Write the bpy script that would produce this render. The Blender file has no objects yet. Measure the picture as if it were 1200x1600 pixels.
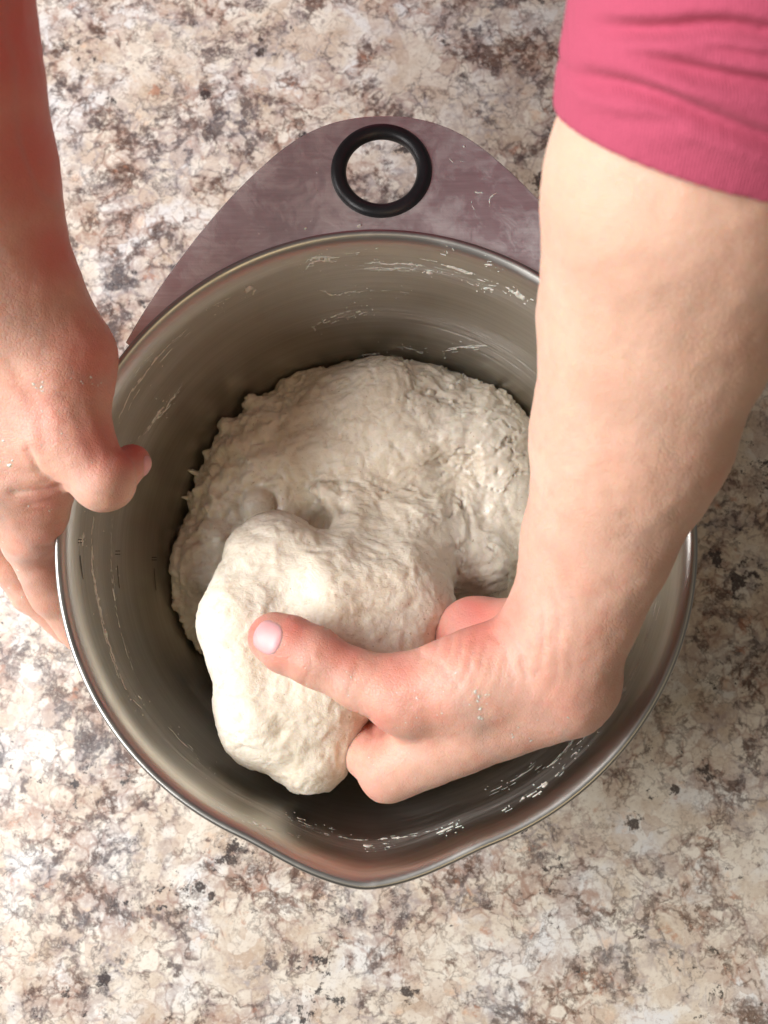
import bpy, bmesh, math
import numpy as np
from mathutils import Matrix, Vector

# ------------------------------------------------------------------ camera, world, light, exposure
sc = bpy.context.scene
COL = sc.collection
F_PX, W_PX, H_PX = 1450.0, 1200.0, 1600.0
CAM = np.array([0.0112, -0.0528, 0.486]); PITCH, ROLL, YAW = 0.1645, 0.0200, 0.0
def rot(a, b, c):
    Rx = np.array([[1,0,0],[0,math.cos(a),-math.sin(a)],[0,math.sin(a),math.cos(a)]])
    Ry = np.array([[math.cos(b),0,math.sin(b)],[0,1,0],[-math.sin(b),0,math.cos(b)]])
    Rz = np.array([[math.cos(c),-math.sin(c),0],[math.sin(c),math.cos(c),0],[0,0,1]])
    return Rz @ Ry @ Rx
RC = rot(PITCH, ROLL, YAW)
# fixed camera pose copy, places things from image pixels (does not follow the camera)
PIX_CAM_POS = np.array([0.0112, -0.0528, 0.486]); PIX_CAM_ROT = rot(0.1645, 0.0200, 0.0)
cd = bpy.data.cameras.new("camera"); cam = bpy.data.objects.new("camera", cd); COL.objects.link(cam)
M4 = Matrix([list(RC[i]) + [CAM[i]] for i in range(3)] + [[0,0,0,1]])
cam.matrix_world = M4
cd.sensor_fit = 'VERTICAL'; cd.sensor_height = 24.0; cd.lens = F_PX/H_PX*24.0
cd.clip_start = 0.01; cd.clip_end = 50
cd.dof.use_dof = True; cd.dof.focus_distance = 0.385; cd.dof.aperture_fstop = 7.0
sc.camera = cam

w = bpy.data.worlds.new("World"); sc.world = w; w.use_nodes = True
bg = w.node_tree.nodes['Background']; bg.inputs[0].default_value = (0.78, 0.74, 0.70, 1); bg.inputs[1].default_value = 0.12

def area(name, loc, target, sx, sy, power, col):
    l = bpy.data.lights.new(name, 'AREA'); l.shape = 'RECTANGLE'; l.size = sx; l.size_y = sy
    l.energy = power; l.color = col
    o = bpy.data.objects.new(name, l); COL.objects.link(o)
    o.location = loc
    d = Vector(target) - Vector(loc); o.rotation_euler = d.to_track_quat('-Z', 'Y').to_euler()
    return o
area("window_light", (-0.88, -0.02, 0.82), (0.0, 0.0, 0.05), 0.85, 0.65, 26.0, (1.0, 0.985, 0.985))
area("room_light", (0.6, -0.9, 1.7), (0.0, 0.0, 0.0), 0.7, 0.7, 4.5, (1.0, 0.78, 0.46))

sc.view_settings.view_transform = 'Standard'; sc.view_settings.look = 'None'
sc.view_settings.exposure = 0.0; sc.view_settings.gamma = 1.0
sc.cycles.use_denoising = True
sc.cycles.max_bounces = 10
sc.cycles.sample_clamp_indirect = 6

# ------------------------------------------------------------------ helpers
def P(px, py, z):
    """point at height z on the camera ray through image pixel px, py"""
    d = PIX_CAM_ROT @ np.array([(px-W_PX/2)/F_PX, -(py-H_PX/2)/F_PX, -1.0])
    t = (z - PIX_CAM_POS[2]) / d[2]
    return PIX_CAM_POS + d*t

def link_mesh(name, verts, faces, mat, parent=None, smooth=True, loc=None):
    me = bpy.data.meshes.new(name)
    verts = np.asarray(verts, dtype=np.float32)
    if isinstance(faces, np.ndarray) and faces.ndim == 2:
        n, k = faces.shape
        me.vertices.add(len(verts)); me.vertices.foreach_set('co', verts.ravel())
        me.loops.add(n*k); me.loops.foreach_set('vertex_index', faces.astype(np.int32).ravel())
        me.polygons.add(n); me.polygons.foreach_set('loop_start', np.arange(0, n*k, k, dtype=np.int32))
        me.update(calc_edges=True); me.validate()
    else:
        me.from_pydata([tuple(map(float, v)) for v in verts], [], [tuple(map(int, f)) for f in faces]); me.update()
    if smooth: me.polygons.foreach_set('use_smooth', [True]*len(me.polygons))
    me.materials.append(mat)
    o = bpy.data.objects.new(name, me); COL.objects.link(o)
    if parent: o.parent = parent
    return o

def tag(o, label=None, cat=None, kind=None, group=None):
    if label: o['label'] = label
    if cat: o['category'] = cat
    if kind: o['kind'] = kind
    if group: o['group'] = group
    return o

def empty(name, loc, label, cat):
    o = bpy.data.objects.new(name, None); COL.objects.link(o); o.location = loc; o.empty_display_size = 0.02
    bpy.context.view_layer.update()
    return tag(o, label, cat)

def adopt(child, parent):
    child.parent = parent
    child.matrix_parent_inverse = Matrix.Translation(-Vector(parent.location))

# numpy value noise ------------------------------------------------
_rng = np.random.default_rng(7)
_LAT = _rng.random((64, 64, 64)).astype(np.float32)*2-1
def vnoise(p, scale, seed=0):
    q = p*scale + np.array([17.3, 5.1, 9.7])*(seed+1)
    i = np.floor(q).astype(np.int64); f = (q-i); f = f*f*f*(f*(f*6-15)+10)
    r = 0
    for dx in (0,1):
        for dy in (0,1):
            for dz in (0,1):
                v = _LAT[(i[:,0]+dx)&63, (i[:,1]+dy)&63, (i[:,2]+dz)&63]
                r = r + v*np.where(dx, f[:,0], 1-f[:,0])*np.where(dy, f[:,1], 1-f[:,1])*np.where(dz, f[:,2], 1-f[:,2])
    return r
def fbm(p, scale, octaves=4, seed=0, gain=0.5):
    r = 0; a = 1
    for o in range(octaves):
        r = r + a*vnoise(p, scale, seed+o*3); scale *= 2.03; a *= gain
    return r

# signed distance modelling ------------------------------------------------
class Field:
    def __init__(s, lo, hi, h):
        s.lo = np.array(lo, float); s.h = h
        s.n = np.ceil((np.array(hi)-s.lo)/h).astype(int)+1
        s.d = np.full(s.n, 0.05, dtype=np.float32)
    def box(s, lo, hi):
        a = np.clip(np.floor((lo-s.lo)/s.h).astype(int), 0, s.n); b = np.clip(np.ceil((hi-s.lo)/s.h).astype(int)+1, 0, s.n)
        sl = tuple(slice(a[i], b[i]) for i in range(3))
        ax = [s.lo[i]+s.h*np.arange(a[i], b[i]) for i in range(3)]
        X, Y, Z = np.meshgrid(*ax, indexing='ij')
        return sl, np.stack([X, Y, Z], -1).astype(np.float32)
    def smin(s, sl, v, k):
        a = s.d[sl]
        hh = np.clip(0.5+0.5*(v-a)/k, 0, 1)          # 1 -> a
        s.d[sl] = v*(1-hh)+a*hh - k*hh*(1-hh)
    def smax(s, sl, v, k):
        a = s.d[sl]
        hh = np.clip(0.5-0.5*(v-a)/k, 0, 1)
        s.d[sl] = v*(1-hh)+a*hh + k*hh*(1-hh)
    def cone(s, a, ra, b, rb, k=0.006, squash=None, cut=False):
        """tapered rod from a (radius ra) to b (radius rb); squash=(axis, factor) flattens it"""
        a = np.array(a, float); b = np.array(b, float)
        pad = max(ra, rb)*(1.6 if squash else 1.0)+k*1.6+0.003
        sl, X = s.box(np.minimum(a, b)-pad, np.maximum(a, b)+pad)
        if X.size == 0: return
        if squash:
            n = np.array(squash[0], float); n /= np.linalg.norm(n); q = squash[1]
            def tf(x): return x + (x@n)[..., None]*n*(1/q-1)
            Xa = tf(X-a); ba = tf(b-a)
        else:
            Xa = X-a; ba = b-a
        L2 = ba@ba
        t = np.clip((Xa@ba)/max(L2, 1e-12), 0, 1)
        d = np.sqrt(((Xa-t[..., None]*ba)**2).sum(-1)) - (ra+(rb-ra)*t)
        if squash: d = d*min(1, squash[1])
        d = d.astype(np.float32)
        (s.smax(sl, -d, k) if cut else s.smin(sl, d, k))
    def chain(s, pts, k=0.006, squash=None):
        for (a, ra), (b, rb) in zip(pts[:-1], pts[1:]): s.cone(a, ra, b, rb, k, squash)
    def ell(s, c, rad, k=0.006, R=None, cut=False):
        c = np.array(c, float); rad = np.array(rad, float)
        pad = max(rad)+k*1.6+0.003
        sl, X = s.box(c-pad, c+pad)
        if X.size == 0: return
        q = X-c
        if R is not None: q = q@R
        k0 = np.sqrt(((q/rad)**2).sum(-1)); k1 = np.sqrt(((q/rad**2)**2).sum(-1))
        d = np.where(k1 > 1e-6, k0*(k0-1)/np.maximum(k1, 1e-6), -min(rad)).astype(np.float32)
        (s.smax(sl, -d, k) if cut else s.smin(sl, d, k))
    def plane(s, p, n, k=0.0005):
        """keep only the side the normal n points away from"""
        n = np.array(n, float); n /= np.linalg.norm(n)
        sl, X = s.box(s.lo, s.lo+s.n*s.h)
        s.smax(sl, ((X-np.array(p))@n).astype(np.float32), k)
    def mesh(s):
        d = s.d; ins = d < 0
        n = np.array(d.shape)
        cnt = np.zeros(n-1, np.float32); acc = np.zeros(tuple(n-1)+(3,), np.float32)
        offs = [(i, j, k) for i in (0,1) for j in (0,1) for k in (0,1)]
        def S(o): return tuple(slice(o[i], n[i]-1+o[i]) for i in range(3))
        for o in offs:
            for ax in range(3):
                if o[ax] == 0:
                    p = list(o); p[ax] = 1; p = tuple(p)
                    A, B = d[S(o)], d[S(p)]
                    m = (A < 0) != (B < 0)
                    t = np.where(m, A/np.where(m, A-B, 1), 0)
                    cnt += m
                    for q in range(3):
                        acc[..., q] += np.where(m, (t if q == ax else o[q]), 0)
        act = cnt > 0
        idx = np.full(cnt.shape, -1, np.int64); idx[act] = np.arange(act.sum())
        cell = np.argwhere(act)
        V = s.lo + s.h*(cell + acc[act]/cnt[act][:, None])
        F = []
        for ax in range(3):
            u, v = (ax+1) % 3, (ax+2) % 3
            sa = [slice(0, n[i]) for i in range(3)]; sb = list(sa)
            sa[ax] = slice(0, n[ax]-1); sb[ax] = slice(1, n[ax])
            A, B = ins[tuple(sa)], ins[tuple(sb)]
            e = np.argwhere(A != B)
            e = e[(e[:, u] > 0) & (e[:, v] > 0) & (e[:, u] < n[u]-1) & (e[:, v] < n[v]-1)]
            fl = A[tuple(e.T)]
            def I(du, dv):
                c = e.copy(); c[:, u] -= du; c[:, v] -= dv; return idx[tuple(c.T)]
            q = np.stack([I(1,1), I(0,1), I(0,0), I(1,0)], 1)
            q[~fl] = q[~fl][:, ::-1]
            F.append(q)
        F = np.concatenate(F)
        F = F[(F >= 0).all(1)]
        return V, F

def normals(V, F):
    fn = np.cross(V[F[:, 2]]-V[F[:, 0]], V[F[:, 3]]-V[F[:, 1]])
    N = np.zeros_like(V)
    for k in range(4):
        for c in range(3): N[:, c] += np.bincount(F[:, k], fn[:, c], len(V))
    return N/np.maximum(np.linalg.norm(N, axis=1), 1e-12)[:, None]
def relax(V, F, it, f=0.5):
    E = np.concatenate([F[:, [0,1]], F[:, [1,2]], F[:, [2,3]], F[:, [3,0]]])
    E = np.concatenate([E, E[:, ::-1]])
    dg = np.bincount(E[:, 0], minlength=len(V)).astype(float)
    for _ in range(it):
        A = np.stack([np.bincount(E[:, 0], V[E[:, 1], c], len(V)) for c in range(3)], 1)/np.maximum(dg, 1)[:, None]
        V = V+(A-V)*f
    return V
def set_attr(o, name, vals):
    a = o.data.attributes.new(name, 'FLOAT', 'POINT'); a.data.foreach_set('value', np.asarray(vals, np.float32))
def seg_dist(V, a, b):
    a = np.array(a); b = np.array(b); ba = b-a
    t = np.clip(((V-a)@ba)/(ba@ba), 0, 1)
    return np.linalg.norm(V-a-t[:, None]*ba, axis=1)
def poly_dist(V, pts):
    return np.min([seg_dist(V, pts[i], pts[i+1]) for i in range(len(pts)-1)], axis=0)
def pix_of(V):  # image pixel where the fixed camera pose sees each vertex
    q = (V-PIX_CAM_POS)@PIX_CAM_ROT
    return np.stack([600+F_PX*q[:,0]/-q[:,2], 800-F_PX*q[:,1]/-q[:,2]], 1)

# ------------------------------------------------------------------ node helper
class NT:
    def __init__(s, name):
        s.m = bpy.data.materials.new(name); s.m.use_nodes = True
        s.t = s.m.node_tree; s.b = s.t.nodes['Principled BSDF']; s.x = 0
    def n(s, typ, ins=None, **kw):
        nd = s.t.nodes.new(typ); s.x += 1; nd.location = (-200*(s.x % 12), -200*(s.x//12))
        for k, v in kw.items(): setattr(nd, k, v)
        for k, v in (ins or {}).items():
            if hasattr(v, 'is_output'): s.t.links.new(v, nd.inputs[k])
            else: nd.inputs[k].default_value = v
        return nd
    def out(s, k, v):
        if hasattr(v, 'is_output'): s.t.links.new(v, s.b.inputs[k])
        else: s.b.inputs[k].default_value = v
    def coord(s): return s.n('ShaderNodeTexCoord').outputs['Object']
    def mapping(s, v, scale=(1,1,1), loc=(0,0,0), rot=(0,0,0)):
        return s.n('ShaderNodeMapping', {'Vector': v, 'Scale': scale, 'Location': loc, 'Rotation': rot}).outputs[0]
    def noise(s, v, scale, detail=4, rough=0.5, dist=0.0, color=False, lac=2.0):
        nd = s.n('ShaderNodeTexNoise', {'Vector': v, 'Scale': scale, 'Detail': detail, 'Roughness': rough, 'Distortion': dist, 'Lacunarity': lac})
        return nd.outputs['Color' if color else 'Fac']
    def voro(s, v, scale, feature='F1', out='Distance', rnd=1.0):
        return s.n('ShaderNodeTexVoronoi', {'Vector': v, 'Scale': scale, 'Randomness': rnd}, feature=feature).outputs[out]
    def ramp(s, f, stops, interp='LINEAR'):
        nd = s.n('ShaderNodeValToRGB', {'Fac': f}); cr = nd.color_ramp; cr.interpolation = interp
        while len(cr.elements) < len(stops): cr.elements.new(0.5)
        for e, (p, c) in zip(cr.elements, stops):
            e.position = p; e.color = (c, c, c, 1) if isinstance(c, (int, float)) else (*c, 1)
        return nd.outputs['Color']
    def mix(s, f, a, b, mode='MIX'):
        nd = s.n('ShaderNodeMix', data_type='RGBA', blend_type=mode)
        for k, v in ((0, f), (6, a), (7, b)):
            if hasattr(v, 'is_output'): s.t.links.new(v, nd.inputs[k])
            else: nd.inputs[k].default_value = v if k == 0 else (*v, 1)[:4]
        return nd.outputs[2]
    def math(s, op, a, b=0.0, c=0.0):
        nd = s.n('ShaderNodeMath', operation=op)
        for i, v in enumerate((a, b, c)):
            if hasattr(v, 'is_output'): s.t.links.new(v, nd.inputs[i])
            else: nd.inputs[i].default_value = v
        return nd.outputs[0]
    def vadd(s, a, b): 
        nd = s.n('ShaderNodeVectorMath', {0: a, 1: b}, operation='ADD'); return nd.outputs[0]
    def warp(s, v, scale, amt, detail=2):
        c = s.noise(v, scale, detail, color=True)
        d = s.n('ShaderNodeVectorMath', {0: c, 1: (0.5, 0.5, 0.5)}, operation='SUBTRACT').outputs[0]
        d = s.n('ShaderNodeVectorMath', {0: d, 'Scale': amt}, operation='SCALE').outputs[0]
        return s.vadd(v, d)
    def bump(s, h, strength, dist, normal=None):
        ins = {'Height': h, 'Strength': strength, 'Distance': dist}
        if normal: ins['Normal'] = normal
        return s.n('ShaderNodeBump', ins).outputs[0]
    def attr(s, name): return s.n('ShaderNodeAttribute', attribute_name=name).outputs['Fac']

# ------------------------------------------------------------------ materials
def mat_granite():
    t = NT('speckled_granite'); v = t.coord()
    w1 = t.warp(v, 40, 0.008, 3)
    w2 = t.warp(w1, 200, 0.0020, 3)
    big = t.noise(v, 8, 3, 0.55)
    def nz(sc_, off, det=8, ro=0.66): return t.noise(t.mapping(w2, loc=off), sc_, det, ro)
    def shift(n_, m_, amt): return t.math('MULTIPLY_ADD', t.math('SUBTRACT', m_, 0.5), amt, n_)
    fine = t.noise(w2, 480, 5, 0.7)
    mid = nz(170, (3, 1, 2), 5, 0.62)
    # cream lumps, each with its own tint, packed like crystals
    cell = t.n('ShaderNodeTexVoronoi', {'Vector': w2, 'Scale': 115}, feature='F1')
    cid = t.n('ShaderNodeSeparateColor', {0: cell.outputs['Color']})
    base = t.mix(t.ramp(nz(38, (1, 2, 3), 6, 0.6), [(0.38, 0), (0.60, 1)]), (0.50, 0.385, 0.285), (0.72, 0.655, 0.555))
    base = t.mix(t.ramp(nz(24, (7, 3, 9), 6, 0.6), [(0.49, 0), (0.60, 0.9)]), base, (0.71, 0.715, 0.72))
    base = t.mix(t.math('MULTIPLY', cid.outputs[0], 0.55), base, (0.79, 0.74, 0.66))
    base = t.mix(t.math('MULTIPLY', t.ramp(cid.outputs[1], [(0.7, 0), (0.95, 1)]), 0.55), base, (0.50, 0.38, 0.30))
    base = t.mix(t.ramp(nz(60, (2, 9, 9), 6, 0.6), [(0.60, 0), (0.68, 0.5)]), base, (0.74, 0.50, 0.34))
    # where the dark minerals gather
    net = t.math('ABSOLUTE', t.math('SUBTRACT', t.noise(t.mapping(w1, loc=(6, 6, 1)), 20, 5, 0.65), 0.5))
    net = t.ramp(net, [(0.0, 1), (0.10, 0.25), (0.2, 0)])
    pk = t.noise(t.mapping(w1, loc=(4, 4, 8)), 18, 5, 0.65)
    patch = t.math('MULTIPLY_ADD', t.ramp(pk, [(0.37, 0.05), (0.63, 0.95)]), 0.56, t.math('MULTIPLY', net, 0.45))
    hue = nz(28, (9, 5, 5), 5, 0.65)
    soft = t.mix(t.ramp(hue, [(0.42, 0), (0.60, 1)]), (0.34, 0.20, 0.15), (0.36, 0.325, 0.33))
    dark = t.mix(t.ramp(hue, [(0.42, 0), (0.60, 1)]), (0.085, 0.045, 0.033), (0.085, 0.075, 0.08))
    # soft taupe crumbs, then crisp dark ones
    k1 = shift(nz(58, (5, 8, 2), 9, 0.72), patch, 0.22)
    base = t.mix(t.ramp(k1, [(0.51, 0), (0.59, 0.60), (0.72, 0.85)]), base, t.mix(fine, soft, (0.50, 0.41, 0.35)))
    ed = t.voro(w2, 115, 'DISTANCE_TO_EDGE')
    e1 = shift(t.math('MULTIPLY_ADD', mid, 0.55, t.ramp(ed, [(0.0, 0.36), (0.16, 0.10)])), patch, 0.40)
    base = t.mix(t.ramp(e1, [(0.54, 0), (0.70, 0.70)]), base, soft)
    k2 = shift(nz(84, (1, 3, 12), 9, 0.74), patch, 0.26)
    base = t.mix(t.ramp(k2, [(0.575, 0), (0.65, 0.85)]), base, dark)
    r2 = t.math('ABSOLUTE', t.math('SUBTRACT', nz(42, (8, 1, 4), 7, 0.60), 0.5))
    r2 = t.math('SUBTRACT', t.math('MULTIPLY_ADD', patch, 0.046, 0.004), t.math('MULTIPLY', r2, t.math('MULTIPLY_ADD', fine, 1.5, 0.25)))
    base = t.mix(t.ramp(r2, [(0.002, 0), (0.036, 0.80)]), base, dark)
    # rust
    base = t.mix(t.ramp(nz(52, (21, 4, 2), 7, 0.68), [(0.61, 0), (0.67, 0.6)]), base, (0.42, 0.17, 0.09))
    # long thin dark cracks
    rid = t.math('ABSOLUTE', t.math('SUBTRACT', t.noise(t.mapping(w1, loc=(2, 2, 9), scale=(1, 1.5, 1)), 12, 7, 0.62), 0.5))
    rm_ = t.ramp(nz(18, (1, 7, 7), 3), [(0.48, 0), (0.58, 1)])
    base = t.mix(t.math('MULTIPLY', t.math('MULTIPLY', t.ramp(rid, [(0.0, 1), (0.010, 0)]), rm_), 0.6), base, (0.12, 0.085, 0.08))
    # black flecks in clusters
    blc = t.ramp(t.noise(t.mapping(v, loc=(14, 1, 7)), 22, 3, 0.55), [(0.50, 0), (0.66, 1)])
    bb = t.math('ADD', nz(120, (4, 11, 6), 7, 0.74), t.math('MULTIPLY', blc, 0.11))
    base = t.mix(t.ramp(bb, [(0.665, 0), (0.69, 0.92)]), base, (0.03, 0.027, 0.03))
    # a few larger dark inclusions
    spots = None
    for (x, y, r_) in ((362,1326,.0075),(314,1386,.005),(330,1400,.003),(410,82,.005),(405,60,.003),(322,148,.004),(1102,1208,.006),(1052,1232,.004),(985,1286,.006),(845,285,.008),(872,205,.006),(1160,905,.010),(1120,870,.006),(160,1530,.005),(266,1590,.004),(1000,1460,.004),(640,1550,.005),(100,1555,.005)):
        c_ = tuple(P(x, y, 0.0))
        dn = t.n('ShaderNodeVectorMath', {0: v, 1: c_}, operation='DISTANCE').outputs['Value']
        q_ = t.math('SUBTRACT', 1.0, t.math('DIVIDE', dn, r_))
        spots = q_ if spots is None else t.math('MAXIMUM', spots, q_)
    sp_ = t.math('ADD', t.math('MAXIMUM', spots, -0.6), t.math('MULTIPLY', t.math('SUBTRACT', nz(150, (2, 2, 2), 6, 0.7), 0.5), 5.0))
    base = t.mix(t.ramp(sp_, [(0.35, 0), (0.60, 0.92)]), base, (0.035, 0.025, 0.025))
    # salt and pepper
    base = t.mix(t.ramp(fine, [(0.34, 0.5), (0.46, 0)]), base, (0.30, 0.22, 0.18))
    base = t.mix(t.ramp(fine, [(0.56, 0), (0.66, 0.40)]), base, (0.82, 0.77, 0.70))
    t.out('Base Color', base)
    t.out('Roughness', t.math('MULTIPLY_ADD', fine, 0.08, 0.26)); t.out('Specular IOR Level', 0.4)
    t.out('Normal', t.bump(fine, 0.06, 0.001))
    return t.m

def mat_steel(name='brushed_stainless_steel', flange=False):
    t = NT(name); v = t.coord()
    st = t.noise(t.mapping(v, scale=(6, 6, 900)) if not flange else t.mapping(v, scale=(60, 900, 40)), 1.0, 4, 0.6)
    big = t.noise(v, 22, 4, 0.6)
    sm = t.noise(t.mapping(v, scale=(1,1,2.5)), 60, 5, 0.65, 0.8)
    metal = t.mix(t.ramp(st, [(0.3, 0), (0.7, 1)]), (0.78, 0.72, 0.72) if flange else (0.45, 0.435, 0.40), (0.88, 0.83, 0.83) if flange else (0.54, 0.525, 0.49))
    rough = t.math('ADD', t.math('MULTIPLY_ADD', st, 0.06, 0.42 if flange else 0.31), t.math('MULTIPLY', t.ramp(sm, [(0.45, 0), (0.7, 1)]), 0.08))
    tg = t.n('ShaderNodeTangent', direction_type='RADIAL', axis='Z').outputs[0]
    if not flange: t.out('Tangent', tg); t.out('Anisotropic', 0.35)
    if flange:
        mask = t.ramp(t.noise(t.mapping(v, loc=(4, 4, 4)), 420, 4, 0.6), [(0.70, 0), (0.75, 1)])
        mask = t.math('MULTIPLY', mask, t.ramp(big, [(0.42, 0), (0.6, 1)]))
        haze = t.math('MULTIPLY', t.ramp(t.noise(t.warp(v, 40, 0.03), 70, 5, 0.7), [(0.42, 0), (0.70, 1)]), 0.30)
    else:
        # dried flour film: streaks that run round the wall, strongest in a few bands of height
        res = t.attr('residue')
        vv = t.mapping(v, scale=(28, 28, 650))
        ln = t.noise(vv, 1.0, 5, 0.62)
        sp = t.noise(t.mapping(v, scale=(1, 1, 2.2)), 260, 5, 0.7)
        m1 = t.math('ADD', t.math('MULTIPLY', ln, 0.7), t.math('MULTIPLY', sp, 0.3))
        thr = t.math('SUBTRACT', m1, t.math('SUBTRACT', 0.74, t.math('MULTIPLY', res, 0.26)))
        mask = t.ramp(thr, [(0.0, 0), (0.10, 1)])
        haze = t.math('MULTIPLY', t.math('MULTIPLY', res, t.ramp(ln, [(0.30, 0), (0.7, 1)])), 0.45)
    mm = t.math('MAXIMUM', t.math('MULTIPLY', mask, 0.62), haze)
    t.out('Base Color', t.mix(mm, metal, (0.74, 0.71, 0.65)))
    t.out('Metallic', t.math('SUBTRACT', 1.0, mm))
    t.out('Roughness', t.math('ADD', rough, t.math('MULTIPLY', mm, 0.4)))
    n1 = t.bump(st, 0.05, 0.0003); n2 = t.bump(mm, 0.5, 0.0006, n1)
    t.out('Normal', n2)
    return t.m

def mat_skin():
    t = NT('skin'); v = t.coord()
    red = t.attr('red'); big = t.noise(v, 45, 4, 0.6); f = t.noise(v, 900, 3, 0.6); m = t.noise(v, 190, 4, 0.65)
    pale = t.attr('pale')
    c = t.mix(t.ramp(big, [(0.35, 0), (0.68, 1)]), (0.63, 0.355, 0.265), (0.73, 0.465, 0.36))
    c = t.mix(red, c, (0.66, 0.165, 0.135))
    c = t.mix(t.math('MULTIPLY', t.ramp(m, [(0.5, 0), (0.75, 1)]), 0.25), c, (0.58, 0.22, 0.16))
    c = t.mix(t.math('MULTIPLY', pale, 0.7), c, (0.70, 0.475, 0.345))
    vn = t.math('ABSOLUTE', t.math('SUBTRACT', t.noise(t.warp(v, 20, 0.02), 17, 2, 0.4), 0.5))
    inv = t.math('SUBTRACT', 1.0, pale)
    c = t.mix(t.math('MULTIPLY', t.math('MULTIPLY', t.ramp(vn, [(0.0, 1), (0.035, 0)]), 0.20), inv), c, (0.42, 0.34, 0.30))
    bt = t.noise(v, 95, 5, 0.7)
    c = t.mix(t.math('MULTIPLY', t.math('MULTIPLY', t.ramp(bt, [(0.48, 0), (0.66, 1)]), 0.25), inv), c, (0.72, 0.30, 0.21))
    t.out('Base Color', c)
    t.out('Roughness', t.math('MULTIPLY_ADD', m, 0.20, t.math('MULTIPLY_ADD', t.attr('wet'), -0.22, 0.44)))
    t.out('Specular IOR Level', 0.45)
    t.out('Subsurface Weight', 1.0); t.out('Subsurface Radius', (1.0, 0.30, 0.16)); t.out('Subsurface Scale', 0.0032)
    cr = t.voro(t.mapping(v, scale=(1,1,1)), 780, 'DISTANCE_TO_EDGE')
    n = t.bump(t.ramp(cr, [(0.0, 0), (0.12, 1)]), 0.30, 0.0004)
    n = t.bump(m, 0.28, 0.0010, n); n = t.bump(f, 0.18, 0.0005, n)
    t.out('Normal', n)
    return t.m

def mat_dough():
    t = NT('wet_bread_dough'); v = t.coord()
    w1 = t.warp(v, 60, 0.012, 3)
    st = t.noise(t.mapping(w1, scale=(1, 1.4, 1)), 150, 6, 0.70)
    f = t.noise(w1, 620, 4, 0.65); big = t.noise(v, 38, 4, 0.6)
    c = t.mix(t.ramp(big, [(0.35, 0), (0.65, 1)]), (0.75, 0.67, 0.54), (0.82, 0.755, 0.635))
    c = t.mix(t.math('MULTIPLY', t.ramp(st, [(0.30, 1), (0.48, 0)]), 0.55), c, (0.52, 0.41, 0.29))
    br = t.noise(t.mapping(v, loc=(3, 3, 3)), 520, 2, 0.5)
    c = t.mix(t.ramp(br, [(0.71, 0), (0.75, 0.6)]), c, (0.36, 0.22, 0.12))
    t.out('Base Color', c)
    t.out('Roughness', t.math('MULTIPLY_ADD', t.ramp(big, [(0.35, 0), (0.65, 1)]), 0.22, t.math('MULTIPLY_ADD', t.attr('dry'), 0.34, 0.20)))
    t.out('Specular IOR Level', 0.6); t.out('Coat Weight', t.math('MULTIPLY', t.ramp(t.noise(v, 55, 3, 0.6), [(0.45, 0), (0.6, 1)]), t.math('MULTIPLY_ADD', t.attr('dry'), -0.5, 0.5))); t.out('Coat Roughness', 0.12)
    t.out('Subsurface Weight', 0.6); t.out('Subsurface Radius', (1.0, 0.7, 0.45)); t.out('Subsurface Scale', 0.0025)
    n = t.bump(st, 0.60, 0.0014); n = t.bump(f, 0.30, 0.0006, n)
    t.out('Normal', n)
    return t.m

def mat_residue():
    t = NT('dried_dough'); v = t.coord()
    f = t.noise(v, 700, 4, 0.6)
    t.out('Base Color', t.mix(f, (0.58, 0.54, 0.46), (0.76, 0.73, 0.66))); t.out('Roughness', 0.42)
    t.out('Subsurface Weight', 0.3); t.out('Subsurface Scale', 0.001)
    t.out('Normal', t.bump(f, 0.5, 0.0006)); return t.m

def mat_shirt():
    t = NT('pink_cotton_jersey'); v = t.coord()
    big = t.noise(v, 16, 4, 0.6); wv = t.noise(t.mapping(v, scale=(1,1,1)), 1500, 2, 0.5)
    c = t.mix(big, (0.41, 0.066, 0.118), (0.49, 0.088, 0.152))
    t.out('Base Color', c); t.out('Roughness', 0.85); t.out('Sheen Weight', 0.08); t.out('Sheen Roughness', 0.5)
    t.out('Specular IOR Level', 0.2)
    kn = t.n('ShaderNodeTexWave', {'Vector': v, 'Scale': 420.0, 'Distortion': 1.5, 'Detail': 2.0}).outputs['Fac']
    t.out('Normal', t.bump(t.noise(v, 260, 4, 0.6), 0.35, 0.0012, t.bump(kn, 0.35, 0.0005, t.bump(wv, 0.5, 0.0006)))); return t.m

def mat_rubber():
    t = NT('black_rubber'); v = t.coord(); f = t.noise(v, 90, 4, 0.6)
    t.out('Base Color', t.mix(f, (0.010, 0.011, 0.013), (0.020, 0.021, 0.024)))
    t.out('Roughness', t.math('MULTIPLY_ADD', f, 0.15, 0.30)); t.out('Normal', t.bump(t.noise(v, 1200, 3), 0.08, 0.0003)); return t.m
def mat_ink():
    t = NT('etched_black_mark'); t.out('Base Color', (0.012, 0.010, 0.009, 1)); t.out('Roughness', 0.5); return t.m
def mat_nail():
    t = NT('fingernail'); v = t.coord(); f = t.noise(v, 120, 3)
    t.out('Base Color', t.mix(f, (0.72, 0.34, 0.35), (0.78, 0.44, 0.43))); t.out('Roughness', 0.46); t.out('Specular IOR Level', 0.6)
    t.out('Subsurface Weight', 0.5); t.out('Subsurface Scale', 0.002)
    return t.m

GRANITE, STEEL, FLANGE, SKIN = mat_granite(), mat_steel(), mat_steel('polished_steel_plate', True), mat_skin()
DOUGH, DRIED, SHIRT, RUBBER, INK, NAIL = mat_dough(), mat_residue(), mat_shirt(), mat_rubber(), mat_ink(), mat_nail()

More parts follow.
